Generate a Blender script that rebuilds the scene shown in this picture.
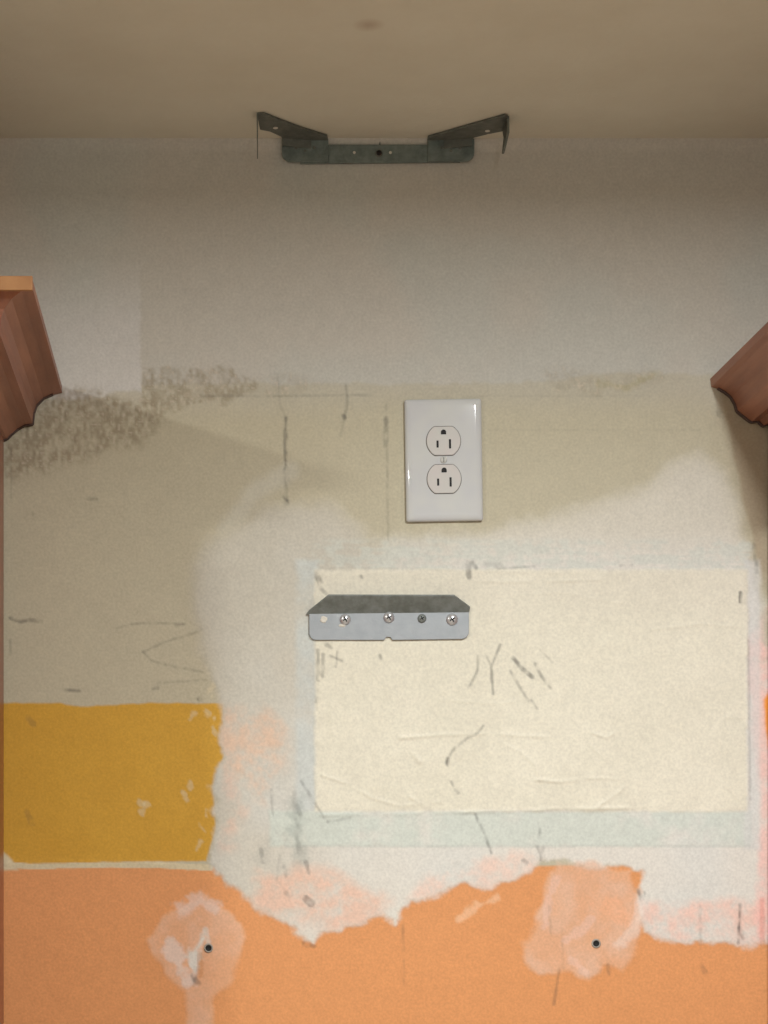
import bpy, bmesh, math
import numpy as np
from mathutils import Vector

for o in list(bpy.data.objects):
    bpy.data.objects.remove(o, do_unlink=True)
scn = bpy.context.scene
COL = scn.collection

# ------------------------------------------------------------------ measures
S = 0.00093                      # metres per photograph pixel on the wall plane
VX, VY = 200.0, 884.0            # where the line square to the wall meets it
D = 1.95                         # camera distance from the wall
H = 2.44                         # ceiling height
YC = 140.0                       # photograph row of the ceiling corner
def WX(px): return (px - 384.0) * S
def WZ(py): return H - (py - YC) * S

# ------------------------------------------------------------------ camera
cd = bpy.data.cameras.new('camera'); cam = bpy.data.objects.new('camera', cd)
COL.objects.link(cam); scn.camera = cam
cd.sensor_fit = 'VERTICAL'; cd.sensor_height = 36.0
cd.lens = (D / S) * 36.0 / 1024.0
cd.shift_x = (384.0 - VX) / 1024.0
cd.shift_y = (VY - 512.0) / 1024.0
cd.clip_start = 0.05
cam.location = (WX(VX), -D, WZ(VY)); cam.rotation_euler = (math.pi / 2, 0, 0)

# ------------------------------------------------------------------ light
w = bpy.data.worlds.new('room_air'); scn.world = w; w.use_nodes = True
w.node_tree.nodes['Background'].inputs[0].default_value = (1.0, 0.93, 0.8, 1)
w.node_tree.nodes['Background'].inputs[1].default_value = 0.12
LAMPS = [   # x, y, power, radius, colour
    (WX(-560), -1.12, 15.0, 0.05, (1.0, 1.0, 0.93)),
    (WX(640), -0.84, 13.6, 0.032, (0.96, 1.0, 1.01)),
    (WX(500), -2.55, 5.0, 0.09, (0.97, 1.0, 1.0)),  # added fill lamp to brighten the ceiling and upper wall
]
for (lx, ly, pw, r, c) in LAMPS:
    ld = bpy.data.lights.new('bulb', 'AREA'); ld.shape = 'DISK'; ld.size = 2 * r
    ld.energy = pw; ld.color = c
    lo = bpy.data.objects.new('bulb', ld); COL.objects.link(lo)
    lo.location = (lx, ly, H - 0.05)
pd = bpy.data.lights.new('fill_glow', 'POINT'); pd.energy = 8.0; pd.color = (0.97, 1.0, 1.0); pd.shadow_soft_size = 0.06  # added point fill for the upper wall, at the rear lamp
po = bpy.data.objects.new('fill_glow', pd); COL.objects.link(po); po.location = (WX(500), -2.55, H - 0.14)
scn.view_settings.view_transform = 'Standard'; scn.view_settings.look = 'None'
scn.view_settings.gamma = 1; scn.view_settings.use_curve_mapping = False
scn.view_settings.exposure = -0.07

# ------------------------------------------------------------------ helpers
def lin(c):
    c = np.asarray(c, float) / 255.0
    return np.where(c <= 0.04045, c / 12.92, ((c + 0.055) / 1.055) ** 2.4)
def L4(c): return tuple(lin(c)) + (1.0,)

def mat(name, col, rough=0.6, metal=0.0, noise=None, bump=None, emit=None, spec=None, coat=0):
    """noise=(scale, stretch_xyz, colour2, detail)  bump=(scale, strength)"""
    m = bpy.data.materials.new(name); m.use_nodes = True
    nt = m.node_tree; b = nt.nodes['Principled BSDF']
    b.inputs['Base Color'].default_value = L4(col)
    b.inputs['Roughness'].default_value = rough; b.inputs['Metallic'].default_value = metal
    if spec is not None: b.inputs['Specular IOR Level'].default_value = spec
    if coat: b.inputs['Coat Weight'].default_value = coat; b.inputs['Coat Roughness'].default_value = 0.2
    tc = nt.nodes.new('ShaderNodeTexCoord')
    if noise:
        sc, st, c2, det = noise
        mp = nt.nodes.new('ShaderNodeMapping'); mp.inputs['Scale'].default_value = st
        nt.links.new(tc.outputs['Object'], mp.inputs[0])
        n = nt.nodes.new('ShaderNodeTexNoise'); n.inputs['Scale'].default_value = sc
        n.inputs['Detail'].default_value = det; n.inputs['Roughness'].default_value = 0.65
        nt.links.new(mp.outputs[0], n.inputs[0])
        r = nt.nodes.new('ShaderNodeValToRGB')
        r.color_ramp.elements[0].position = 0.35; r.color_ramp.elements[1].position = 0.65
        r.color_ramp.elements[0].color = L4(col); r.color_ramp.elements[1].color = L4(c2)
        nt.links.new(n.outputs[0], r.inputs[0]); nt.links.new(r.outputs[0], b.inputs['Base Color'])
    if bump:
        n2 = nt.nodes.new('ShaderNodeTexNoise'); n2.inputs['Scale'].default_value = bump[0]
        n2.inputs['Detail'].default_value = 4
        nt.links.new(tc.outputs['Object'], n2.inputs[0])
        bp = nt.nodes.new('ShaderNodeBump'); bp.inputs['Strength'].default_value = bump[1]
        bp.inputs['Distance'].default_value = 0.001
        nt.links.new(n2.outputs[0], bp.inputs['Height']); nt.links.new(bp.outputs[0], b.inputs['Normal'])
    if emit:
        b.inputs['Emission Color'].default_value = tuple(emit[0]) + (1,)
        b.inputs['Emission Strength'].default_value = emit[1]
    return m

def obj(name, bm, m, parent=None, smooth=False, bevel=None):
    me = bpy.data.meshes.new(name); bm.normal_update(); bm.to_mesh(me); bm.free()
    me.materials.append(m)
    if smooth: me.polygons.foreach_set('use_smooth', [True] * len(me.polygons))
    o = bpy.data.objects.new(name, me); COL.objects.link(o)
    if parent: o.parent = parent
    if bevel:
        md = o.modifiers.new('bevel', 'BEVEL'); md.width = bevel; md.segments = 3
        md.limit_method = 'ANGLE'; md.angle_limit = math.radians(40)
        if not smooth: me.polygons.foreach_set('use_smooth', [True] * len(me.polygons)); 
        me.shade_smooth() if hasattr(me, 'shade_smooth') else None
        wn = o.modifiers.new('normals', 'WEIGHTED_NORMAL'); wn.keep_sharp = False
    return o
def thing(name, label, cat, loc=(0, 0, 0), group=None):
    o = bpy.data.objects.new(name, None); COL.objects.link(o); o.location = loc
    o.empty_display_size = 0.02
    o['label'] = label; o['category'] = cat
    if group: o['group'] = group
    return o
def box(bm, x0, x1, y0, y1, z0, z1):
    v = [bm.verts.new(p) for p in [(x0, y0, z0), (x1, y0, z0), (x1, y1, z0), (x0, y1, z0),
                                   (x0, y0, z1), (x1, y0, z1), (x1, y1, z1), (x0, y1, z1)]]
    for f in [(0, 3, 2, 1), (4, 5, 6, 7), (0, 1, 5, 4), (1, 2, 6, 5), (2, 3, 7, 6), (3, 0, 4, 7)]:
        bm.faces.new([v[i] for i in f])
    return v
def prism(bm, pts, off):
    """pts: 3-D polygon, off: extrusion vector"""
    a = [bm.verts.new(p) for p in pts]; b = [bm.verts.new(Vector(p) + Vector(off)) for p in pts]
    bm.faces.new(a); bm.faces.new(b[::-1]); n = len(a)
    for i in range(n): bm.faces.new([a[i], b[i], b[(i + 1) % n], a[(i + 1) % n]][::-1])
    bmesh.ops.recalc_face_normals(bm, faces=bm.faces[:])
def lathe(bm, prof, c, n=24, axis='y'):
    """prof: (radius, depth towards the viewer)"""
    rings = []
    for r, d in prof:
        ring = []
        if r < 1e-7:
            ring = [bm.verts.new((c[0], c[1] - d, c[2]) if axis == 'y' else (c[0], c[1], c[2] - d))]
        else:
            for i in range(n):
                a = 2 * math.pi * i / n
                ring.append(bm.verts.new((c[0] + r * math.cos(a), c[1] - d, c[2] + r * math.sin(a)) if axis == 'y'
                            else (c[0] + r * math.cos(a), c[1] + r * math.sin(a), c[2] - d)))
        rings.append(ring)
    for A, B in zip(rings, rings[1:]):
        for i in range(n):
            j = (i + 1) % n
            f = [A[i % len(A)], A[j % len(A)], B[j % len(B)], B[i % len(B)]]
            u = []
            for q in f:
                if q not in u: u.append(q)
            if len(u) > 2: bm.faces.new(u)
    bmesh.ops.recalc_face_normals(bm, faces=bm.faces[:])

# ------------------------------------------------------------------ painted wall field
rng = np.random.RandomState(7)
def fade(t): return t * t * (3 - 2 * t)
def vnoise(X, Y, sx, sy, seed):
    r = np.random.RandomState(seed); T = r.rand(256, 256)
    u = X / sx + 77.3; v = Y / sy + 51.7
    iu = np.floor(u).astype(int); iv = np.floor(v).astype(int)
    fu = fade(u - iu); fv = fade(v - iv)
    iu &= 255; iv &= 255; iu1 = (iu + 1) & 255; iv1 = (iv + 1) & 255
    return (T[iu, iv] * (1 - fu) * (1 - fv) + T[iu1, iv] * fu * (1 - fv) + T[iu, iv1] * (1 - fu) * fv + T[iu1, iv1] * fu * fv)
def fbm(X, Y, sx, sy, seed, octs=4):
    s = 0; a = 1; t = 0
    for k in range(octs):
        s = s + a * vnoise(X, Y, sx / 2 ** k, sy / 2 ** k, seed + 13 * k); t += a; a *= 0.55
    return s / t - 0.5
def sstep(a, b, x):
    t = np.clip((x - a) / (b - a), 0, 1); return t * t * (3 - 2 * t)
def sdist(X, Y, P):
    """signed distance, positive inside"""
    P = np.asarray(P, float); n = len(P); d2 = np.full(X.shape, 1e12); ins = np.zeros(X.shape, bool)
    for i in range(n):
        ax, ay = P[i]; bx, by = P[(i + 1) % n]; ex, ey = bx - ax, by - ay
        t = np.clip(((X - ax) * ex + (Y - ay) * ey) / (ex * ex + ey * ey + 1e-9), 0, 1)
        d2 = np.minimum(d2, (X - ax - t * ex) ** 2 + (Y - ay - t * ey) ** 2)
        c = ((ay > Y) != (by > Y)) & (X < (bx - ax) * (Y - ay) / ((by - ay) if abs(by - ay) > 1e-9 else 1e-9) + ax)
        ins ^= c
    return np.sqrt(d2) * np.where(ins, 1, -1)
def ldist(X, Y, P):
    P = np.asarray(P, float); d2 = np.full(X.shape, 1e12)
    for i in range(len(P) - 1):
        ax, ay = P[i]; bx, by = P[i + 1]; ex, ey = bx - ax, by - ay
        t = np.clip(((X - ax) * ex + (Y - ay) * ey) / (ex * ex + ey * ey + 1e-9), 0, 1)
        d2 = np.minimum(d2, (X - ax - t * ex) ** 2 + (Y - ay - t * ey) ** 2)
    return np.sqrt(d2)

# colours of the paints and fillers; the left filler is darkened for shade
UPPER = (199, 193, 183); WHITEP = (211, 207, 203); TAN = (190, 181, 157); OCHRE = (204, 155, 58)
ORANGE = (222, 154, 101); PUTTY_SHADED = (196, 190, 176); PUTTYR = (223, 218, 209); CREAM = (226, 220, 202); TAPE = (205, 207, 198)
PINK = (226, 186, 160); CREAMLINE = (214, 200, 168); GRAPHITE = (70, 68, 68); STIP = (150, 137, 114)

CLOUD = [(236, 524), (262, 505), (300, 500), (336, 505), (358, 522), (370, 540), (404, 534), (480, 530), (545, 516), (600, 500),
         (645, 484), (668, 462), (700, 452), (726, 470), (742, 520), (752, 560), (764, 600), (768, 660), (790, 660), (830, 945),
         (768, 945), (700, 947), (660, 943), (644, 932), (636, 900), (640, 872), (600, 868), (560, 862), (540, 862), (530, 872),
         (512, 882), (470, 886), (430, 894), (402, 908), (396, 924), (384, 914), (340, 929), (312, 938), (280, 925),
         (255, 905), (226, 887), (206, 864), (214, 830), (216, 800), (211, 786), (222, 758), (222, 706), (214, 680), (199, 645),
         (189, 602), (194, 562), (212, 535)]
LBLOB = [(150, 940), (163, 917), (180, 907), (200, 895), (214, 904), (226, 911), (240, 925), (243, 950), (236, 985), (216, 998),
         (213, 1040), (186, 1040), (186, 992), (166, 975), (155, 957)]
RBLOB = [(523, 958), (522, 942), (538, 922), (545, 885), (556, 860), (632, 868), (642, 932), (640, 947), (624, 975), (604, 968),
         (588, 977), (560, 973), (540, 973)]
YEL = [(-50, 703), (60, 703), (80, 707), (150, 703), (223, 704), (224, 756), (213, 786), (216, 828), (206, 861), (120, 862), (60, 864), (16, 866), (4, 858), (-50, 858)]

PENCIL = [  # points, half-width, strength
    ([(478, 656), (477, 671), (469, 688)], 1.0, .55), ([(500, 645), (491, 667), (493, 694)], 1.2, .6), ([(486, 656), (490, 664)], .9, .4),
    ([(513, 658), (522, 669), (532, 677)], 1.7, .7), ([(510, 671), (517, 683), (528, 701)], 1.3, .45), ([(531, 700), (537, 709)], .9, .4),
    ([(535, 664), (541, 676), (550, 688)], 1.3, .6), ([(540, 650), (552, 662)], .8, .25),
    ([(483, 726), (478, 733), (466, 739), (452, 751), (446, 763)], 1.1, .5), ([(447, 758), (447, 765)], 1.6, .6),
    ([(451, 782), (453, 786)], 1.2, .45), ([(455, 790), (458, 793)], 1.4, .6),
    ([(475, 814), (484, 833), (491, 853)], 1.2, .55), ([(540, 828), (539, 838)], 1, .55), ([(537, 846), (543, 858)], 1.8, .4), ([(543, 848), (541, 860)], 1.2, .4),
    ([(468, 564), (469, 577)], 2.6, .6), ([(472, 563), (476, 568)], 2.2, .5), ([(486, 565), (500, 565)], 2.6, .22), ([(497, 569), (540, 566)], .9, .3),
    ([(740, 593), (740, 602)], 1.6, .85), ([(620, 566), (632, 565)], 1, .35),
    ([(317, 575), (320, 583)], 2.4, .65), ([(320, 588), (326, 594)], 1.6, .4), ([(318, 650), (318, 680)], 1.4, .6), ([(323, 655), (322, 676)], 1.8, .5), ([(317, 690), (316, 702)], 1.3, .35),
    ([(326, 645), (331, 648)], 2, .4), ([(330, 656), (342, 661)], 1.3, .45), ([(337, 652), (336, 667)], 1.1, .45), ([(380, 656), (381, 659)], 1.6, .6),
    ([(361, 576), (362, 578)], 1.2, .5),
    ([(301, 781), (313, 800), (327, 822)], 1.2, .35), ([(327, 822), (350, 818)], 1, .25), ([(271, 790), (273, 815)], 1.2, .35),
    ([(294, 792), (296, 812)], 2.2, .18), ([(297, 806), (300, 814)], 2.0, .35), ([(296, 820), (299, 827)], 2.0, .3), ([(297, 838), (299, 852)], 2.2, .25), ([(261, 850), (263, 862)], 2, .4),
    ([(306, 862), (309, 873)], 1.6, .5), ([(306, 899), (311, 904)], 3.4, .65), ([(305, 944), (314, 946)], 2.6, .45), ([(284, 866), (286, 876)], 2, .3),
    ([(286, 893), (290, 896)], 2, .25), ([(280, 855), (276, 880)], 1.4, .2),
    ([(638, 890), (641, 899)], 1.6, .6), ([(644, 893), (642, 897)], 1.2, .5), ([(740, 905), (739, 926), (738, 943)], 1.1, .75), ([(739, 928), (743, 938)], 2, .55),
    ([(700, 906), (700, 946)], 1.2, .22), ([(702, 966), (705, 972)], 2.2, .3), ([(608, 965), (609, 974)], 1.7, .4), ([(559, 970), (554, 1004)], 1.1, .42),
    ([(549, 906), (551, 934)], 1.1, .25), ([(523, 860), (527, 863)], 1.8, .4), ([(562, 928), (563, 968)], .9, .15), ([(403, 925), (403, 950)], 1.1, .3), ([(404, 960), (404, 985)], 1.0, .2),
    ([(10, 618), (20, 622), (31, 620), (41, 622)], 1.5, .62), ([(65, 690), (80, 691)], 1.3, .62), ([(131, 624), (150, 623), (183, 624)], 1.1, .42), ([(114, 629), (132, 624)], .9, .25),
    ([(176, 626), (184, 624)], 1.6, .3), ([(143, 652), (165, 642), (197, 632), (201, 629)], 1.0, .35), ([(143, 652), (152, 661), (175, 667), (203, 672)], 1.0, .3),
    ([(158, 683), (207, 680)], .9, .28), ([(153, 689), (158, 688)], 1.3, .4), ([(88, 499), (97, 499)], 1.4, .45), ([(199, 699), (201, 700)], 1.6, .6), ([(32, 512), (33, 518)], 1, .3), ([(10, 640), (11, 655)], 1, .35),
    ([(286, 418), (285, 450), (287, 500)], 1.3, .5), ([(286, 418), (286, 460)], 2.0, .25), ([(286, 470), (286, 503)], 2.6, .2), ([(278, 378), (280, 405), (286, 418)], 1, .22), ([(283, 497), (289, 502)], 1.6, .45),
    ([(200, 396), (300, 396), (371, 395)], .9, .3), ([(346, 385), (347, 402), (345, 417)], 1.1, .38), ([(344, 416), (345, 418)], 2.1, .6), ([(344, 420), (341, 436)], .9, .3),
    ([(386, 405), (386, 425)], 1, .25), ([(386, 418), (386, 446)], 2.0, .38), ([(387, 446), (388, 540)], .9, .3), ([(480, 396), (650, 396)], .8, .12),
    ([(490, 430), (700, 430)], .8, .1), ([(719, 411), (719, 415)], 1.9, .6), ([(402, 470), (402, 520)], .8, .12),
    ([(28, 718), (34, 724)], 3.4, .28), ([(27, 812), (32, 822)], 3.2, .26), ([(11, 448), (11, 500)], .9, .2),
    ([(754, 545), (757, 572)], 1.6, .5), ([(748, 640), (749, 700), (750, 800)], 1.0, .22), ([(195, 968), (194, 985)], 1.6, .4), ([(193, 976), (198, 983)], 2.6, .5),
    ([(369, 22), (380, 28)], 0.1, 0),
]
RIDGE = [  # crease / knife ridges in the patch: points, half width, height mm
    ([(470, 581), (520, 582), (600, 580)], 1.3, .7), ([(518, 596), (560, 592), (620, 604)], 1.3, .4), ([(400, 738), (440, 735), (490, 734), (550, 737)], 1.4, 1.0),
    ([(496, 740), (520, 752), (535, 765), (540, 780)], 1.4, .8), ([(536, 780), (560, 782), (590, 778), (620, 779)], 1.4, 1.0), ([(598, 806), (612, 797), (626, 786)], 1.6, 1.0),
    ([(322, 775), (345, 783), (370, 797), (400, 806), (440, 802)], 1.4, .8), ([(410, 797), (430, 810)], 1.4, .8), ([(320, 815), (400, 814), (500, 811), (560, 809), (640, 808)], 1.6, .9),
    ([(592, 733), (606, 738), (614, 733)], 1.2, .8), ([(724, 717), (740, 718)], 1.2, .7), ([(330, 700), (332, 740)], 1.2, .5), ([(440, 700), (500, 704), (520, 700)], 1.1, .4),
    ([(414, 755), (420, 762)], 2.2, .8), ([(322, 568), (400, 567), (470, 571), (560, 573)], 1.2, .5), ([(650, 630), (700, 624), (738, 627)], 1.1, .5), ([(640, 560), (640, 600)], 1, .2),
    ([(5, 864), (60, 862), (120, 863), (210, 866)], 2.6, .8), ([(317, 580), (315, 700), (316, 806)], 1.3, .5), ([(746, 600), (748, 812)], 1.6, .6),
    ([(590, 745), (604, 760)], 1, .4), ([(720, 780), (738, 800)], 1, .4),
]
def field(X, Y):
    """X, Y photograph-pixel coordinates on the wall -> linear colour (n,3), height (m towards the room), roughness"""
    n1 = fbm(X, Y, 26, 26, 1); n2 = fbm(X, Y, 9, 9, 5, 3); n3 = fbm(X, Y, 120, 120, 9, 3); n4 = vnoise(X, Y, 2.6, 2.6, 33) - .5
    n5 = vnoise(X, Y, 3.2, 5.5, 47) - .5
    C = np.empty(X.shape + (3,)); C[:] = lin(UPPER); h = np.zeros(X.shape)
    def mix(col, m):
        nonlocal C
        C = C + (lin(col) - C) * m[..., None]
    # upper wall: patch of brighter paint at the left
    mix(WHITEP, sstep(-2, 2, np.minimum(141 + n2 * 5 - X, Y - 262) + n1 * 2) * sstep(240, 330, Y) * .8)
    mix((186, 190, 184), sstep(.05, .3, n3 + .1) * .35)
    # tan paint band
    edge = 384 + n1 * 7 + n2 * 5 - 10 * sstep(500, 620, X) + 8 * sstep(140, 60, X) * 1
    edge = np.where(X < 142, edge + 7, edge)
    mt = sstep(-2.5, 2.5, Y - edge)
    mt *= 0.55 + 0.45 * sstep(380, 430, Y + n1 * 10)
    mix(TAN, mt)
    mix((196, 189, 166), sstep(385, 425, Y) * sstep(260, 400, X) * (1 - sstep(700, 720, X)) * .5)
    # rough glue residue
    def stip(P, soft, a):
        nonlocal h
        m = sstep(-soft, soft, sdist(X, Y, P) + n1 * 16 + n2 * 8)
        g = np.clip(.62 + n5 * 1.2 + n4 * .9 + n2 * .8, 0, 1)
        mix(STIP, m * g * a); mix((222, 208, 190), m * np.clip(n4 * 2.2 - .45, 0, 1) * .7)
        h += m * (n5 + n4 * .6) * .0007
    stip([(144, 368), (200, 366), (262, 374), (268, 392), (210, 404), (160, 414), (146, 404)], 3, .62)
    stip([(262, 378), (290, 376), (330, 384), (300, 396), (262, 398)], 6, .25)
    stip([(30, 396), (60, 390), (120, 397), (150, 404), (162, 420), (140, 444), (100, 456), (50, 470), (5, 480), (0, 430)], 9, .8)
    stip([(545, 372), (600, 374), (650, 368), (672, 376), (650, 388), (600, 396), (560, 388)], 5, .28)
    mix((170, 160, 95), sstep(3, 8, 9 - ldist(X, Y, [(600, 383), (625, 388), (655, 374)]) + n2 * 8) * .22)
    # ochre, cream line, orange
    edgeo = 866 + n1 * 3
    mo = sstep(-1.5, 1.5, Y - edgeo)
    mix(ORANGE, mo)
    mix(OCHRE, sstep(-1.2, 1.2, sdist(X, Y, YEL) + n2 * 2.0))
    mix((214, 168, 66), sstep(-.1, .3, n3) * .25 * sstep(-1, 1, sdist(X, Y, YEL)))
    mix(CREAMLINE, sstep(3.6, 2.2, ldist(X, Y, [(-20, 866), (10, 865), (30, 866.5), (100, 865), (160, 865), (210, 868)]) + n2 * 1.6))
    mix(CREAMLINE, sstep(-2, 2, sdist(X, Y, [(3, 852), (12, 860), (18, 870), (3, 870)]) + n2 * 2))
    # right crown's shadow on the wall is painted in brown after the filler
    # filler cloud
    sd = sdist(X, Y, CLOUD)
    rag = 3 + 5 * sstep(690, 760, Y)
    mc = sstep(-4, 4, sd + n1 * rag * 2.2 + n2 * rag) * (1 - .0 * X)
    soft_up = sstep(-7, 9, sd + n1 * 12 + n2 * 5)
    k = sstep(715, 640, Y)
    m = mc * (1 - k) + soft_up * k
    thin = 1 - .38 * k * sstep(300, 420, X) * sstep(575, 520, Y)
    pc = lin(PUTTY_SHADED) + (lin(PUTTYR) - lin(PUTTY_SHADED)) * sstep(240, 520, X + n3 * 80 + .35 * np.clip(Y - 600, 0, 400))[..., None]  # filler darkens to the left, cabinet shade put into its colour
    thin = thin * (1 - .3 * sstep(22, 0, sd) * k)
    C = C + (pc - C) * (m * thin)[..., None]; h += m * .0006
    mix((204, 209, 208), m * sstep(.0, .35, n3) * .3)
    sm = sstep(14, 2, ldist(X, Y, [(228, 530), (252, 495), (290, 470)]) + n1 * 12) * (1 - m)
    mix((206, 202, 188), sm * .5)
    mix((170, 154, 130), sstep(-3, 3, X - 722 - (Y - 400) * .22 + n1 * 6) * sstep(610, 560, Y + n1 * 20) * sstep(384, 392, Y) * .9)  # cast shadow of the right crown, deepened in the wall colour
    # pink/orange showing through thin filler
    def glaze(P, soft, col, a, rg=20, thr=-.12):
        m2 = sstep(-soft, soft, sdist(X, Y, P) + n1 * rg) * m * sstep(thr - .15, thr + .45, n1 * .8 + n2 * .5 + n4 * .1)
        mix(col, m2 * a * .85)
    glaze([(222, 706), (262, 706), (286, 730), (284, 770), (262, 800), (245, 790), (222, 760)], 8, (224, 186, 158), .85, thr=-.25)
    glaze([(230, 770), (245, 800), (230, 850), (216, 850)], 8, (232, 184, 160), .5)
    glaze([(256, 870), (330, 870), (390, 900), (380, 916), (330, 932), (280, 922), (250, 900)], 9, (229, 188, 166), .95, thr=-.3)
    glaze([(430, 866), (540, 852), (545, 880), (470, 886), (410, 900)], 8, (236, 196, 178), .75)
    glaze([(640, 900), (768, 900), (768, 948), (650, 945)], 8, (238, 190, 172), .8, thr=-.2)
    glaze([(745, 640), (775, 600), (775, 945), (755, 945), (760, 800)], 5, (240, 190, 180), .85, 12, -.3)
    mix((214, 96, 70), m * sstep(3.5, 1, ldist(X, Y, [(762, 900), (762, 945)]) + n2 * 3) * .3)
    mix((238, 150, 60), sstep(-2, 2, sdist(X, Y, [(764, 700), (769, 690), (790, 690), (790, 760), (768, 748), (765, 724)]) + n2 * 2))
    # feathered blobs of filler over orange
    for P, a in ((LBLOB, .55), (RBLOB, .68)):
        s = sdist(X, Y, P) + n1 * 14
        mb = sstep(-3, 4, s + n2 * 4)
        mix(PINK, mb * a * (.75 + .5 * sstep(-.2, .3, n1))); h += mb * .0003
    wl = lambda P, wd: sstep(wd, wd * .3, ldist(X, Y, P) + n2 * wd * 1.6 + n1 * wd)
    mix((226, 208, 200), wl([(180, 912), (200, 900), (216, 910)], 9) * .5)
    mix((228, 214, 206), wl([(170, 950), (182, 968), (190, 982)], 11) * .6)
    mix((222, 218, 210), wl([(204, 938), (196, 950), (193, 965)], 8) * .9)
    mix((216, 214, 208), wl([(207, 930), (208, 948)], 5) * .5)
    mix((192, 124, 60), sstep(4, 2, ldist(X, Y, [(200, 955), (200, 975)])) * .4)
    mix((236, 206, 196), wl([(556, 880), (548, 900), (545, 925)], 6) * .3)
    mix((236, 206, 196), wl([(568, 940), (582, 930), (592, 918)], 6) * .3)
    mix((236, 206, 196), wl([(570, 958), (586, 972)], 6) * .3)
    mix((238, 222, 212), wl([(640, 905), (634, 930), (618, 945)], 7) * .4)
    mix((238, 178, 140), wl([(606, 905), (622, 915)], 16) * .5)
    mix((236, 188, 150), wl([(462, 918), (478, 906), (497, 898)], 6) * .75)
    # tape bands and patch
    tl = fbm(X, Y, 60, 4, 71, 3)
    def rect(x0, x1, y0, y1, soft):
        d = np.minimum(np.minimum(X - x0, x1 - X), np.minimum(Y - y0, y1 - Y))
        return sstep(-soft, soft, d + n2 * 3)
    nb = rect(312, 752, 540, 571, 4); mix((203, 206, 197), nb * .62 * sstep(-.25, .15, tl + n2)); h += nb * .0002
    nl = rect(296, 318, 560, 812, 4); mix((200, 206, 204), nl * .7 * sstep(-.4, .1, n1)); h += nl * .0002
    nn = rect(270, 752, 811, 846, 2.5); mix((205, 212, 203), nn * .8 * sstep(-.5, 0, n1)); h += nn * .0003
    nr = rect(744, 760, 560, 850, 3); mix((214, 213, 210), nr * .6)
    mp = rect(315, 747, 570, 811, 2.6)
    mix(CREAM, mp); mix((222, 215, 199), mp * sstep(640, 580, Y) * .6); mix((232, 226, 209), mp * sstep(.0, .3, n3) * .5)
    h += rect(316, 747, 571, 811, 3.5) * (.0007 + .0004 * n1)
    mix((190, 196, 190), sstep(1.8, .6, np.abs(Y - 846 + n1 * 2)) * (X > 285) * (X < 750) * .3)
    mix((150, 158, 152), sstep(12, 2, ldist(X, Y, [(296, 800), (299, 860)]) + n2 * 16) * .35)
    mix((170, 168, 160), sstep(10, 2, ldist(X, Y, [(270, 840), (262, 860)]) + n2 * 16) * .2)
    # ridges
    for P, wd, mm in RIDGE:
        x = np.array(P); sel = (X > x[:, 0].min() - 6) & (X < x[:, 0].max() + 6) & (Y > x[:, 1].min() - 6) & (Y < x[:, 1].max() + 6)
        if sel.any():
            d = ldist(X[sel], Y[sel], P); h[sel] += np.exp(-(d / (wd * 1.15)) ** 2) * mm * .0008 * np.clip(.8 + 2.2 * n1[sel] + 1.6 * n2[sel], 0, 2)
    # pencil and dirt marks
    for P, wd, a in PENCIL:
        x = np.array(P); q = wd + 3
        sel = (X > x[:, 0].min() - q) & (X < x[:, 0].max() + q) & (Y > x[:, 1].min() - q) & (Y < x[:, 1].max() + q)
        if sel.any() and a > 0:
            d = ldist(X[sel], Y[sel], P) + n2[sel] * wd * 1.2
            k2 = sstep(wd + 1.3, max(wd - 1.0, 0), d) * a * .8 * np.clip(.85 + n5[sel] * 1.4 + n2[sel] * 1.2, .1, 1.1)
            C[sel] += (lin(GRAPHITE) - C[sel]) * k2[:, None]
            h[sel] -= k2 * .00012
    h += n1 * .0005 + n2 * .00012 + n3 * .0012
    # caulked, slightly rounded top corner
    C *= (1 + n4 * .05 + n2 * .07 + n3 * .05)[..., None]
    h += .005 * np.clip((153 - Y) / 13, 0, 1) ** 2
    for (sx_, sy_, ang) in ((140, 800, 1), (144, 808, -1), (186, 796, 1), (190, 785, 0), (208, 712, 1), (214, 722, 0), (192, 716, -1), (212, 700, 0), (218, 735, 1), (210, 690, -1), (203, 828, 1), (206, 812, 0), (198, 846, -1)):
        q_ = (np.abs(X - sx_) < 14) & (np.abs(Y - sy_) < 14)
        if q_.any():
            dd = ldist(X[q_], Y[q_], [(sx_ - 3 * ang, sy_ - 4), (sx_ + 2 * ang, sy_ + 4)]) + n2[q_] * 9 + n4[q_] * 2
            kk = sstep(2.6, -.2, dd) * .45; C[q_] += (lin(CREAMLINE) - C[q_]) * kk[:, None]
    return np.clip(C, 0, 1), h

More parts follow.
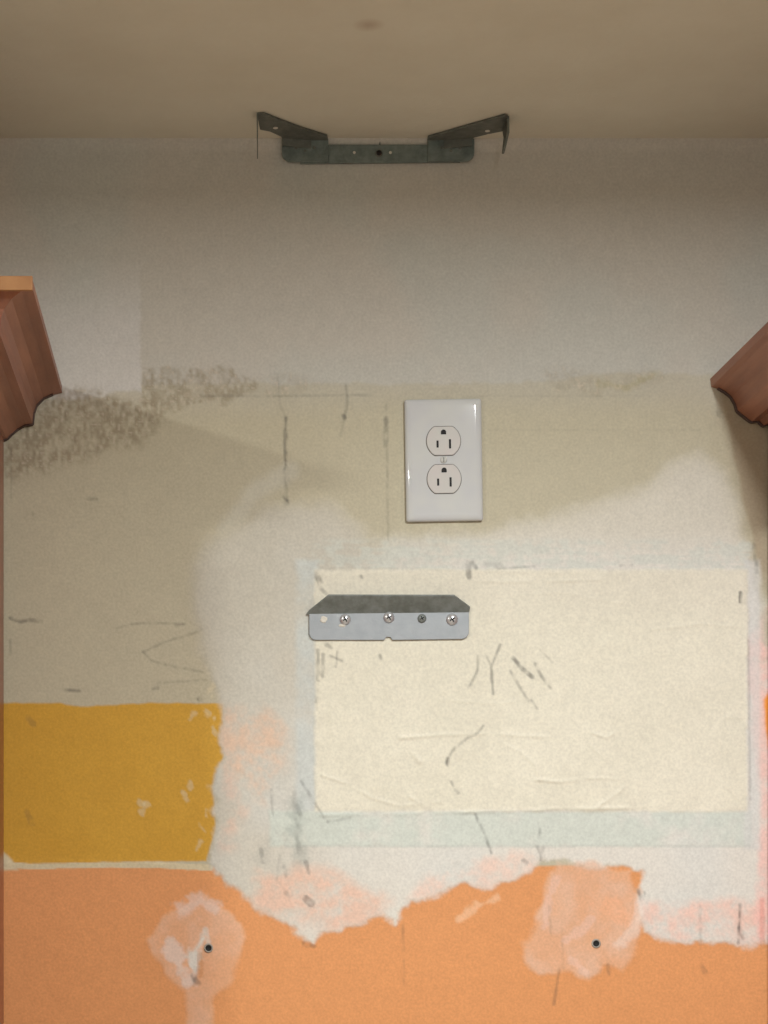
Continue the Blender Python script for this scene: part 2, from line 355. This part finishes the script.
def wall_material():
    m = bpy.data.materials.new('patched_wall_paint'); m.use_nodes = True
    nt = m.node_tree; b = nt.nodes['Principled BSDF']; b.inputs['Roughness'].default_value = .62
    b.inputs['Specular IOR Level'].default_value = .25
    at = nt.nodes.new('ShaderNodeAttribute'); at.attribute_name = 'paint'
    tc = nt.nodes.new('ShaderNodeTexCoord')
    n = nt.nodes.new('ShaderNodeTexNoise'); n.inputs['Scale'].default_value = 420; n.inputs['Detail'].default_value = 3
    nt.links.new(tc.outputs['Object'], n.inputs[0])
    mr = nt.nodes.new('ShaderNodeMapRange'); mr.inputs[1].default_value = .3; mr.inputs[2].default_value = .7
    mr.inputs[3].default_value = .93; mr.inputs[4].default_value = 1.07
    nt.links.new(n.outputs[0], mr.inputs[0])
    mx = nt.nodes.new('ShaderNodeMix'); mx.data_type = 'RGBA'; mx.blend_type = 'MULTIPLY'; mx.inputs[0].default_value = 1
    nt.links.new(at.outputs['Color'], mx.inputs[6]); nt.links.new(mr.outputs[0], mx.inputs[7])
    nt.links.new(mx.outputs[2], b.inputs['Base Color'])
    bp = nt.nodes.new('ShaderNodeBump'); bp.inputs['Strength'].default_value = .15; bp.inputs['Distance'].default_value = .0006
    nt.links.new(n.outputs[0], bp.inputs['Height']); nt.links.new(bp.outputs[0], b.inputs['Normal'])
    return m
WALLM = wall_material()

# ------------------------------------------------------------------ the wall, split into field / patch / tape
XR = 2.05
def axis(lo, hi, a, b, step, coarse):
    return np.unique(np.concatenate([np.linspace(lo, a, coarse), np.arange(a, b, step), np.linspace(b, hi, coarse)]))
gx = axis(384 - XR / S, 384 + XR / S, -40, 812, 1.35, 12)
gy = axis(YC, YC + H / S, 141, 1070, 1.35, 14)
GX, GY = np.meshgrid(gx, gy)                     # rows: y
nyv, nxv = GX.shape
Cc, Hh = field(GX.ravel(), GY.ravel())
inside = (GX.ravel() > -38) & (GX.ravel() < 810) & (GY.ravel() < 1068)
Hh = np.where(inside, Hh, 0)
co = np.stack([(GX.ravel() - 384) * S, -Hh, H - (GY.ravel() - YC) * S], 1)
ii = np.arange(nyv * nxv).reshape(nyv, nxv)
quads = np.stack([ii[:-1, :-1], ii[1:, :-1], ii[1:, 1:], ii[:-1, 1:]], -1).reshape(-1, 4)
fx = (GX[:-1, :-1] + GX[1:, 1:]).ravel() / 2; fy = (GY[:-1, :-1] + GY[1:, 1:]).ravel() / 2
part = np.zeros(len(quads), int)
def reg(x0, x1, y0, y1, k): part[(fx > x0) & (fx < x1) & (fy > y0) & (fy < y1) & (part == 0)] = k
reg(316, 747, 571, 811, 1)
reg(296, 760, 542, 571, 2); reg(270, 760, 811, 846, 3); reg(296, 316, 571, 811, 4); reg(747, 760, 571, 811, 5)
def grid_mesh(name, k, parent=None):
    q = quads[part == k]; used, inv = np.unique(q, return_inverse=True); q = inv.reshape(-1, 4)
    me = bpy.data.meshes.new(name)
    me.vertices.add(len(used)); me.vertices.foreach_set('co', co[used].astype('f').ravel())
    me.loops.add(len(q) * 4); me.loops.foreach_set('vertex_index', q.astype('i').ravel())
    me.polygons.add(len(q)); me.polygons.foreach_set('loop_start', np.arange(0, len(q) * 4, 4, dtype='i'))
    me.polygons.foreach_set('use_smooth', np.ones(len(q), bool))
    me.update(calc_edges=True)
    a = me.color_attributes.new('paint', 'FLOAT_COLOR', 'POINT')
    a.data.foreach_set('color', np.concatenate([Cc[used], np.ones((len(used), 1))], 1).astype('f').ravel())
    me.materials.append(WALLM)
    o = bpy.data.objects.new(name, me); COL.objects.link(o)
    if parent: o.parent = parent
    return o
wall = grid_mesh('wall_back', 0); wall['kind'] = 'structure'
p = grid_mesh('wallboard_patch', 1, wall); p['label'] = 'cream rectangular wallboard patch with knife ridges and pencil marks'
for k, t in ((2, 'pale joint tape along the top of the patch'), (3, 'pale green-white joint tape along the bottom of the patch'),
             (4, 'greyish joint tape down the left of the patch'), (5, 'whitish joint tape down the right of the patch')):
    o = grid_mesh('joint_tape', k, wall); o['label'] = t

def struct(name, bm, m, **k):
    o = obj(name, bm, m, **k); o['kind'] = 'structure'; return o
ceil_m = mat('ceiling_paint', (226, 220, 202), .8, noise=(9, (1, 1, 1), (220, 213, 194), 6), bump=(260, .35), spec=.2)
bm = bmesh.new(); box(bm, -XR, XR, -3.2, .1, H, H + .1); struct('ceiling', bm, ceil_m)
nt = ceil_m.node_tree; tcn = nt.nodes.new('ShaderNodeTexCoord'); vd = nt.nodes.new('ShaderNodeVectorMath'); vd.operation = 'DISTANCE'
vd.inputs[1].default_value = (WX(346), -D * (1 - 744.0 / 859.0), H); nt.links.new(tcn.outputs['Object'], vd.inputs[0])
nr_ = nt.nodes.new('ShaderNodeMapRange'); nr_.inputs[1].default_value = .014; nr_.inputs[2].default_value = .002; nr_.inputs[3].default_value = 0; nr_.inputs[4].default_value = .35
nt.links.new(vd.outputs['Value'], nr_.inputs[0]); mxn = nt.nodes.new('ShaderNodeMix'); mxn.data_type = 'RGBA'
nt.links.new(nr_.outputs[0], mxn.inputs[0]); nt.links.new(nt.nodes['Color Ramp'].outputs[0], mxn.inputs[6]); mxn.inputs[7].default_value = L4((150, 96, 50))
nt.links.new(mxn.outputs[2], nt.nodes['Principled BSDF'].inputs['Base Color'])
plain = mat('room_wall_paint', (228, 224, 214), .7, noise=(3, (1, 1, 1), (224, 219, 208), 3))
bm = bmesh.new(); box(bm, -XR - .1, -XR, -3.2, .1, 0, H); struct('wall_left', bm, plain)
bm = bmesh.new(); box(bm, XR, XR + .1, -3.2, .1, 0, H); struct('wall_right', bm, plain)
bm = bmesh.new(); box(bm, -XR, XR, -3.3, -3.2, 0, H); struct('wall_front', bm, plain)
floor_m = mat('floor_tile', (224, 220, 212), .5, noise=(5, (1, 1, 1), (214, 209, 200), 5))
bm = bmesh.new(); box(bm, -XR, XR, -3.2, .1, -.1, 0); struct('floor', bm, floor_m)

# ------------------------------------------------------------------ ceiling lamps (out of the frame, they light the wall; the rear one is added fill)
trim_m = mat('lamp_trim', (225, 222, 214), .4)
glow = mat('lamp_diffuser', (250, 240, 220), .4, emit=((1, .9, .74), 1.5))
for (lx, ly, pw, r, c), lab in zip(LAMPS, ('round flush ceiling light above the left cabinet side', 'round flush ceiling light above the right cabinet side',
        'added round fill light on the ceiling in the rear half of the room')):
    t = thing('ceiling_light', lab, 'light', (lx, ly, H), 'flush ceiling lights')
    bm = bmesh.new(); lathe(bm, [(0, 0), (r + .03, 0), (r + .03, .018), (r + .012, .03), (r, .03), (r, .02), (0, .02)], (0, 0, 0), 40, 'z'); obj('trim_ring', bm, trim_m, t)
    bm = bmesh.new(); lathe(bm, [(0, .02), (r - .001, .02), (r - .003, .028), (r * .6, .036), (0, .04)], (0, 0, 0), 40, 'z'); obj('diffuser', bm, glow, t, True)

# ------------------------------------------------------------------ cabinets with crown moulding
wood = mat('cherry_wood', (150, 86, 58), .42, noise=(14, (4, 4, .25), (122, 66, 44), 8), bump=(120, .1), coat=.25)
woodc = mat('crown_wood', (160, 104, 78), .5, noise=(11, (5, .5, 5), (128, 78, 60), 7), bump=(120, .15), coat=.15)
woodt = mat('crown_lit_edge', (170, 122, 78), .5, noise=(16, (2, 2, 2), (152, 104, 64), 5))
dark_gap = mat('dark_caulk', (84, 66, 60), .8)
CAB_D = .300
def cabinet(side, xin, ztop, zbot, prof, label):
    """side -1: the left cabinet (its right side faces the bare wall); prof: (out, z) pixels of the moulding against the wall"""
    t = thing('wall_cabinet', label, 'cabinet', (WX(xin), 0, 1.37), 'cherry wall cabinets with crown moulding')
    s = -side            # towards the bare wall
    W = .58
    def X(u): return u * s          # u>0 towards bare wall
    z0 = 0; z1 = zbot - 1.37
    bm = bmesh.new(); a, b = sorted((X(0), X(-W)))
    box(bm, a, b, -CAB_D, -.002, z0, z1 + .03); obj('carcass', bm, wood, t, bevel=.0015)
    # two framed doors
    for i in range(2):
        u0 = -.004 - i * W / 2; u1 = u0 - W / 2 + .008; a, b = sorted((X(u0), X(u1)))
        dt = None
        bm = bmesh.new(); f = .055; y0, y1 = -CAB_D - .02, -CAB_D - .0005
        box(bm, a, a + f, y0, y1, z0 + .004, z1 - .02); box(bm, b - f, b, y0, y1, z0 + .004, z1 - .02)
        box(bm, a + f, b - f, y0, y1, z0 + .004, z0 + .004 + f); box(bm, a + f, b - f, y0, y1, z1 - .02 - f, z1 - .02)
        dt = obj('door', bm, wood, t, bevel=.002)
        bm = bmesh.new(); box(bm, a + f - .004, b - f + .004, y0 + .009, y1 - .001, z0 + f, z1 - .016 - f); obj('door_panel', bm, wood, dt)
    # moulding swept: wall -> front corner -> across the front (mitred)
    P = [(o * S, ztop - 1.37 - dz * S) for o, dz in prof]       # (overhang, z)
    for nm, lo, hi, m in (('crown_moulding', 0, len(P), woodc),):
        bm = bmesh.new(); path = []
        for (o, z) in P:
            # slightly bumpy: brush-thick lacquer
            path.append([(X(o), -.0005, z), (X(o), -(CAB_D + o * .93), z), (X(-W), -(CAB_D + o * .93), z)])
        top_in = [(X(-.01), -.0005, P[0][1]), (X(-.01), -(CAB_D - .01), P[0][1]), (X(-W), -(CAB_D - .01), P[0][1])]
        bot_in = [(X(-.001), -.0005, P[-1][1]), (X(-.001), -(CAB_D - .001), P[-1][1]), (X(-W), -(CAB_D - .001), P[-1][1])]
        path = [top_in] + path + [bot_in]
        V = []
        for row in path:
            r = []
            for k in range(2):
                n = 26
                for q in range(n if k == 0 else n + 1):
                    r.append(bm.verts.new(Vector(row[k]).lerp(Vector(row[k + 1]), q / n)))
            V.append(r)
        for A, B in zip(V, V[1:] + V[:1]):
            for i in range(len(A) - 1): bm.faces.new([A[i], A[i + 1], B[i + 1], B[i]])
        bm.faces.new([r[0] for r in V]); bm.faces.new([r[-1] for r in V][::-1])
        bmesh.ops.recalc_face_normals(bm, faces=bm.faces[:])
        crown = obj(nm, bm, m, t)
    # front fillet at the top of the moulding, its lit look put into a paler colour
    bm = bmesh.new(); o = prof[0][0] * S + .0006; zt = ztop - 1.37; fh = (prof[1][1] - prof[0][1]) * S
    yf = -(CAB_D + prof[0][0] * S * .93 + .0006)
    a, b = sorted((X(-W), X(o)))
    box(bm, a, b, yf, yf + .004, zt - fh * 1.55, zt + .0008)
    obj('top_fillet', bm, woodt, crown, bevel=.0006)
    # dark seam where the moulding meets the wall
    bm = bmesh.new()
    pts = [(X(o * S), ztop - 1.37 - dz * S) for o, dz in prof[2:]]
    for (xa, za), (xb, zb) in zip(pts, pts[1:]):
        d = Vector((xb - xa, 0, zb - za)); L = d.length; nrm = Vector((d.z, 0, -d.x)).normalized()
        if nrm.z > 0: nrm = -nrm
        prism(bm, [Vector((xa, -.0006, za)), Vector((xb, -.0006, zb)), Vector((xb, -.0006, zb)) + nrm * .0010, Vector((xa, -.0006, za)) + nrm * .0010], (0, -.006, 0))
    obj('caulk_seam', bm, dark_gap, crown)
    return t
PL = [(58, 0), (58, 7), (49, 9), (40, 13), (33, 20), (30, 28), (29, 39), (21, 40), (14, 44), (7, 50), (3, 54), (0, 55)]
PR = [(57, 0), (56, 8), (50, 10), (43, 14), (37, 19), (33, 26), (31, 33), (25, 38), (17, 44), (10, 43), (5, 48), (0, 46)]
cabinet(-1, 4, WZ(386), WZ(441), PL, 'cherry wall cabinet at the left with a top edge coloured as lit on its crown moulding')
cabinet(1, 767, WZ(379), WZ(427), PR, 'cherry wall cabinet at the right, its crown corner just entering the frame')

# ------------------------------------------------------------------ duplex outlet
white = mat('white_plastic', (208, 209, 207), .05, spec=.5, noise=(30, (1, 1, 1), (203, 204, 206), 2))
rec = mat('receptacle_plastic', (196, 194, 188), .45, spec=.3, noise=(30, (1, 1, 1), (200, 192, 188), 2))
black = mat('slot_black', (14, 12, 12), .7); groove = mat('groove_grey', (112, 110, 106), .7)
steel = mat('screw_steel', (205, 205, 207), .25, .6); paintedscrew = mat('painted_screw', (205, 205, 200), .35)
T = thing('outlet', 'white two-socket wall outlet on the tan band above the metal shelf bracket', 'outlet', (WX(443.3), -.0005, WZ(461)))
T.rotation_euler = (0, math.radians(-.9), 0)
def rrect(wd, ht, r, n=6):
    P = []
    for cx, cz, a0 in ((wd - r, ht - r, 0), (-wd + r, ht - r, 90), (-wd + r, -ht + r, 180), (wd - r, -ht + r, 270)):
        for i in range(n + 1):
            a = math.radians(a0 + 90 * i / n); P.append((cx + r * math.cos(a), cz + r * math.sin(a)))
    return P
bm = bmesh.new(); hw, hh = 38.4 * S, 61 * S
rings = []
for inset, y in ((0, .0005), (0, -.0030), (.0006, -.0043), (.0018, -.0053), (.0034, -.0060), (.0060, -.0063), (.0064, -.0063), (.0090, -.0063)):
    rings.append([bm.verts.new((x, y, z)) for x, z in rrect(hw - inset, hh - inset, max(.0022 - inset * .1, .001))])
for A, B in zip(rings, rings[1:]):
    for i in range(len(A)): bm.faces.new([A[i], A[(i + 1) % len(A)], B[(i + 1) % len(A)], B[i]])
bm.faces.new(rings[-1]); bm.faces.new(rings[0][::-1]); bmesh.ops.recalc_face_normals(bm, faces=bm.faces[:])
obj('cover_plate', bm, white, T, smooth=True)
def duplex(r, flat, n=64):
    P = []
    for i in range(n):
        a = 2 * math.pi * i / n; x, z = r * math.cos(a), r * math.sin(a); P.append((x, max(-flat, min(flat, z))))
    return P
for cz in (18.4, -19.5):
    c = (.0 - .4 * S, cz * S)
    bm = bmesh.new(); prism(bm, [(c[0] + x, -.0060, c[1] + z) for x, z in duplex(17.5 * S, 14.9 * S)], (0, -.0005, 0)); R = obj('receptacle_gap', bm, groove, T)
    bm = bmesh.new(); prism(bm, [(c[0] + x, -.0060, c[1] + z) for x, z in duplex(16.9 * S, 14.2 * S)], (0, -.0016, 0)); R = obj('receptacle', bm, rec, T, bevel=.0004)
    for sx, hgt in ((-6.1, 3.5), (6.3, 4.6)):
        bm = bmesh.new(); x = c[0] + sx * S; z = c[1] - 3.2 * S; box(bm, x - 1.05 * S, x + 1.05 * S, -.0078, -.0070, z - hgt * S, z + hgt * S); obj('slot', bm, black, R)
    bm = bmesh.new(); x, z = c[0], c[1] + 8.6 * S
    P = [(x + 2.6 * S * math.cos(a), -.0070, z + 2.6 * S * math.sin(a)) for a in np.linspace(0, math.pi, 10)] + [(x - 2.6 * S, -.0070, z - 2.2 * S), (x + 2.6 * S, -.0070, z - 2.2 * S)]
    prism(bm, P, (0, -.0009, 0)); obj('ground_hole', bm, black, R)
bm = bmesh.new(); lathe(bm, [(.0031, 0), (.0031, .0009), (.0024, .0015), (0, .0017)], (-.5 * S, -.0060, -.0004), 20); sc = obj('screw', bm, paintedscrew, T, smooth=True)
bm = bmesh.new(); box(bm, -.5 * S - .0004, -.5 * S + .0004, -.0078, -.0074, -.0026, .0018); obj('screw_slot', bm, groove, sc)

# ------------------------------------------------------------------ lower galvanised bracket
zinc = mat('galvanised_steel', (160, 164, 168), .5, .15, noise=(70, (1, 1, 1), (152, 157, 161), 5), bump=(300, .15))
zdark = mat('shaded_dull_steel', (134, 139, 136), .5, .2, noise=(90, (1, 1, 1), (108, 112, 106), 5), bump=(300, .2))  # darker steel, underside shade of the flange in its colour; also one dull screw
T = thing('shelf_bracket', 'grey steel angle bracket screwed to the cream patch below the outlet', 'bracket', (WX(388), -.0022, WZ(612)))
def bx(px): return (px - 388) * S
def bz(py): return (612 - py) * S
pts = [(309, 611), (309, 632)]
for a in np.linspace(180, 270, 7)[0:]:
    pts.append((316.5 + 7.5 * math.cos(math.radians(a)), 633 - 7.5 * math.sin(math.radians(a))))
pts += [(384, 640.5), (386, 637.5), (390, 637.5), (392, 640.5)]
for a in np.linspace(270, 360, 7):
    pts.append((461 + 7.5 * math.cos(math.radians(a)), 632 - 7.5 * math.sin(math.radians(a))))
pts += [(468.5, 609)]
bm = bmesh.new(); prism(bm, [(bx(x), 0.0008, bz(y)) for x, y in pts], (0, -.0022, 0)); obj('wall_plate', bm, zinc, T, bevel=.0004)
bm = bmesh.new(); DY = .013
prism(bm, [(bx(306), -.0006, bz(615.5)), (bx(468.5), -.0006, bz(614)), (bx(469.5), -.0026, bz(608.5)), (bx(452.5), -DY, bz(598.3)), (bx(327.5), -DY, bz(598)), (bx(309), -.0034, bz(612))],
      (0, .0008, .0015)); obj('flange', bm, zdark, T, bevel=.0003)
screw_px = [(345, 620, 5.6), (388.5, 618, 5.6), (451.5, 620, 6.0), (421.5, 619, 4.4)]
for i, (x, y, r) in enumerate(screw_px):
    r *= S; bm = bmesh.new(); c = (bx(x), -.0012, bz(y))
    lathe(bm, [(r, 0), (r, .0008), (r * .9, .0019), (r * .55, .0029), (0, .0033)], c, 22); so = obj('screw', bm, steel if i < 3 else zdark, T, smooth=True)
    if i == 3: so['label'] = 'dull smaller screw'
    for rot in (.5, .5 + math.pi / 2):
        bm = bmesh.new(); dx, dz = math.cos(rot) * r * .5, math.sin(rot) * r * .5; nx, nz = -math.sin(rot) * r * .1, math.cos(rot) * r * .1
        prism(bm, [(c[0] + dx + nx, c[1] - .0028, c[2] + dz + nz), (c[0] - dx + nx, c[1] - .0028, c[2] - dz + nz), (c[0] - dx - nx, c[1] - .0028, c[2] - dz - nz), (c[0] + dx - nx, c[1] - .0028, c[2] + dz - nz)], (0, -.0006, 0))
        obj('cross_recess', bm, black, so)
puttym = mat('filler_smear', (214, 208, 196), .7, bump=(200, .4))
bm = bmesh.new(); lathe(bm, [(3.6 * S, 0), (3.2 * S, .0009), (1.8 * S, .0006), (0, .0003)], (bx(323.5), -.0013, bz(620)), 12)
for v in bm.verts: v.co.x += .0006 * math.sin(v.co.z * 3000)
obj('filler_smear', bm, puttym, T, smooth=True)
bm = bmesh.new(); lathe(bm, [(3.8 * S, 0), (2.6 * S, .0008), (0, .0010)], (bx(342), -.0013, bz(626)), 12)
for v in bm.verts: v.co.z = bz(626) + (v.co.z - bz(626)) * .45
obj('filler_smear', bm, puttym, T, smooth=True)

# ------------------------------------------------------------------ upper bracket under the ceiling corner
old = mat('weathered_zinc', (124, 134, 128), .6, .15, noise=(110, (1, 1, 1), (96, 106, 102), 6), bump=(260, .4))
old2 = mat('dark_weathered_steel', (116, 118, 110), .6, .15, noise=(110, (1, 1, 1), (94, 97, 90), 6), bump=(260, .4))
T = thing('corner_bracket', 'dark grey steel bracket with two splayed arms fixed in the ceiling corner', 'bracket', (WX(378), 0, H))
def ux(px): return (px - 378) * S
def uz(py): return -(py - YC) * S
bm = bmesh.new(); prism(bm, [(ux(x), -.0015, uz(y)) for x, y in ((300, 146), (460, 146), (460, 163.5), (300, 165))], (0, -.0025, 0)); obj('cross_bar', bm, old, T, bevel=.0006)
bm = bmesh.new(); lathe(bm, [(3.8 * S, 0), (3.4 * S, .0015), (2.4 * S, .0017), (0, .0016)], (ux(378.5), -.0040, uz(155)), 20); bo = obj('bolt', bm, old2, T, smooth=True)
bm = bmesh.new(); lathe(bm, [(2.7 * S, 0.0017), (2.2 * S, .0030), (0, .0032)], (ux(378.5), -.0040, uz(155)), 16); obj('bolt_head', bm, black, bo, smooth=True)
bm = bmesh.new(); prism(bm, [(ux(378.6), -.002, uz(146)), (ux(380.4), -.002, uz(146)), (ux(379.8), -.002, uz(141.5))], (0, -.001, 0)); obj('burr', bm, old2, T)
for x in (354, 390):
    bm = bmesh.new(); lathe(bm, [(1.5 * S, 0), (1.2 * S, .0004), (0, .0005)], (ux(x), -.0040, uz(154)), 10); obj('filler_speck', bm, puttym, T)
# end plates (rounded outer corners) lapping over the bar
for s, x0, x1, lab in ((-1, 281.5, 328, 'left'), (1, 427, 473.5, 'right')):
    P = []
    xo, xi = (x0, x1) if s < 0 else (x1, x0)
    P = [(xi, 163.5 + (.8 if s < 0 else 0)), (xi, 139.5), (xi + s * 14, 137), (xo - s * 3, 137), (xo, 141), (xo, 154)]
    for a in np.linspace(0, 90, 6): P.append((xo - s * 9 + s * 9 * math.cos(math.radians(a)), 155 + 9 * math.sin(math.radians(a))))
    bm = bmesh.new(); prism(bm, [(ux(x), -.0042, uz(max(y, 140.8))) for x, y in P], (0, -.0022, 0)); pl = obj('end_plate', bm, old, T, bevel=.0006)
    for q in range(3):
        bm = bmesh.new(); lathe(bm, [(1.6 * S, 0), (1.3 * S, .0006), (0, .0008)], (ux((x0 + x1) / 2 - 9 + 9 * q), -.0064, uz(150 + 3 * (q % 2))), 10); obj('rivet', bm, old2, pl)
# arms: flat strips on the ceiling, splayed outwards, bent-down claw at the tip
def unproj(px, py):                  # a photograph point that lies on the ceiling underside
    k = (VY - py) / (VY - YC); d = D * (1 - 1 / k)
    return (ux(VX + (px - VX) / k), -d)
AL = [(257, 112), (264, 111.5), (296, 124), (327, 134), (328, 139.3), (284, 139.3), (281, 134), (270, 129), (260, 127)]
AR = [(508, 114.5), (505, 113), (470, 123), (428, 135), (427, 139.3), (470, 139.3), (474, 135), (488, 131.5), (506, 128)]
for pts2, hole in ((AL, (275.5, 125)), (AR, (487.5, 128))):
    bm = bmesh.new(); q = [unproj(*p_) for p_ in pts2]
    prism(bm, [(x, y, -.0004) for x, y in q], (0, 0, -.0022)); a_ = obj('arm', bm, old2, T, bevel=.0004)
    hx, hy = unproj(*hole)
    bm = bmesh.new(); lathe(bm, [(2.5 * S, 0), (2.3 * S, .0005), (0, .0006)], (hx, hy, -.0026), 14, 'z'); obj('screw_hole', bm, puttym, a_)
# side lips of the arms that fold down onto the end plates
for pa, pb in (((282, 136), (328, 139.4)), ((472, 136), (427, 139.4))):
    (xa, ya), (xb, yb) = unproj(*pa), unproj(*pb)
    bm = bmesh.new(); prism(bm, [(xa, ya, -.0020), (xb, yb, -.0020), (xb, yb, -.011), (xa, ya, -.009)], (0, -.0016, 0)); obj('folded_lip', bm, old2, T, bevel=.0003)
# claws
xr, yr = unproj(507, 115); xl, yl = unproj(258, 112)
bm = bmesh.new(); prism(bm, [(xr, yr, -.001), (xr, yr + .030, -.001), (xr - .001, yr + .020, -.010), (xr - .0015, yr + .012, -.016), (xr - .004, yr + .006, -.033), (xr - .0035, yr + .001, -.031), (xr, yr - .001, -.016)], (.0022, 0, 0)); obj('bent_claw', bm, old2, T, bevel=.0003)
bm = bmesh.new(); prism(bm, [(xl, yl, -.001), (xl, yl + .012, -.001), (xl, yl + .004, -.028), (xl, yl, -.042)], (-.0009, 0, 0)); obj('bent_claw', bm, old2, T)

# ------------------------------------------------------------------ plastic anchors in the orange paint
anch = mat('anchor_plastic', (160, 152, 142), .5)
for (x, y), lab in (((208.5, 948), 'grey plastic wall anchor in the pale smear low at the left'), ((596, 943.5), 'grey plastic wall anchor in the pink smear low at the right')):
    T = thing('wall_anchor', lab, 'anchor', (WX(x), -.0005, WZ(y)), 'plastic anchors in the orange paint')
    bm = bmesh.new(); lathe(bm, [(3.0 * S, -.004), (4.7 * S, -.0005), (4.6 * S, .0005), (4.0 * S, .0009), (3.2 * S, .0010), (3.0 * S, -.001)], (0, 0, 0), 24); obj('collar', bm, anch, T, smooth=True)
    bm = bmesh.new(); lathe(bm, [(3.1 * S, .0006), (1.6 * S, .0004), (0, .0002)], (0, 0, 0), 20); obj('bore', bm, black, T)
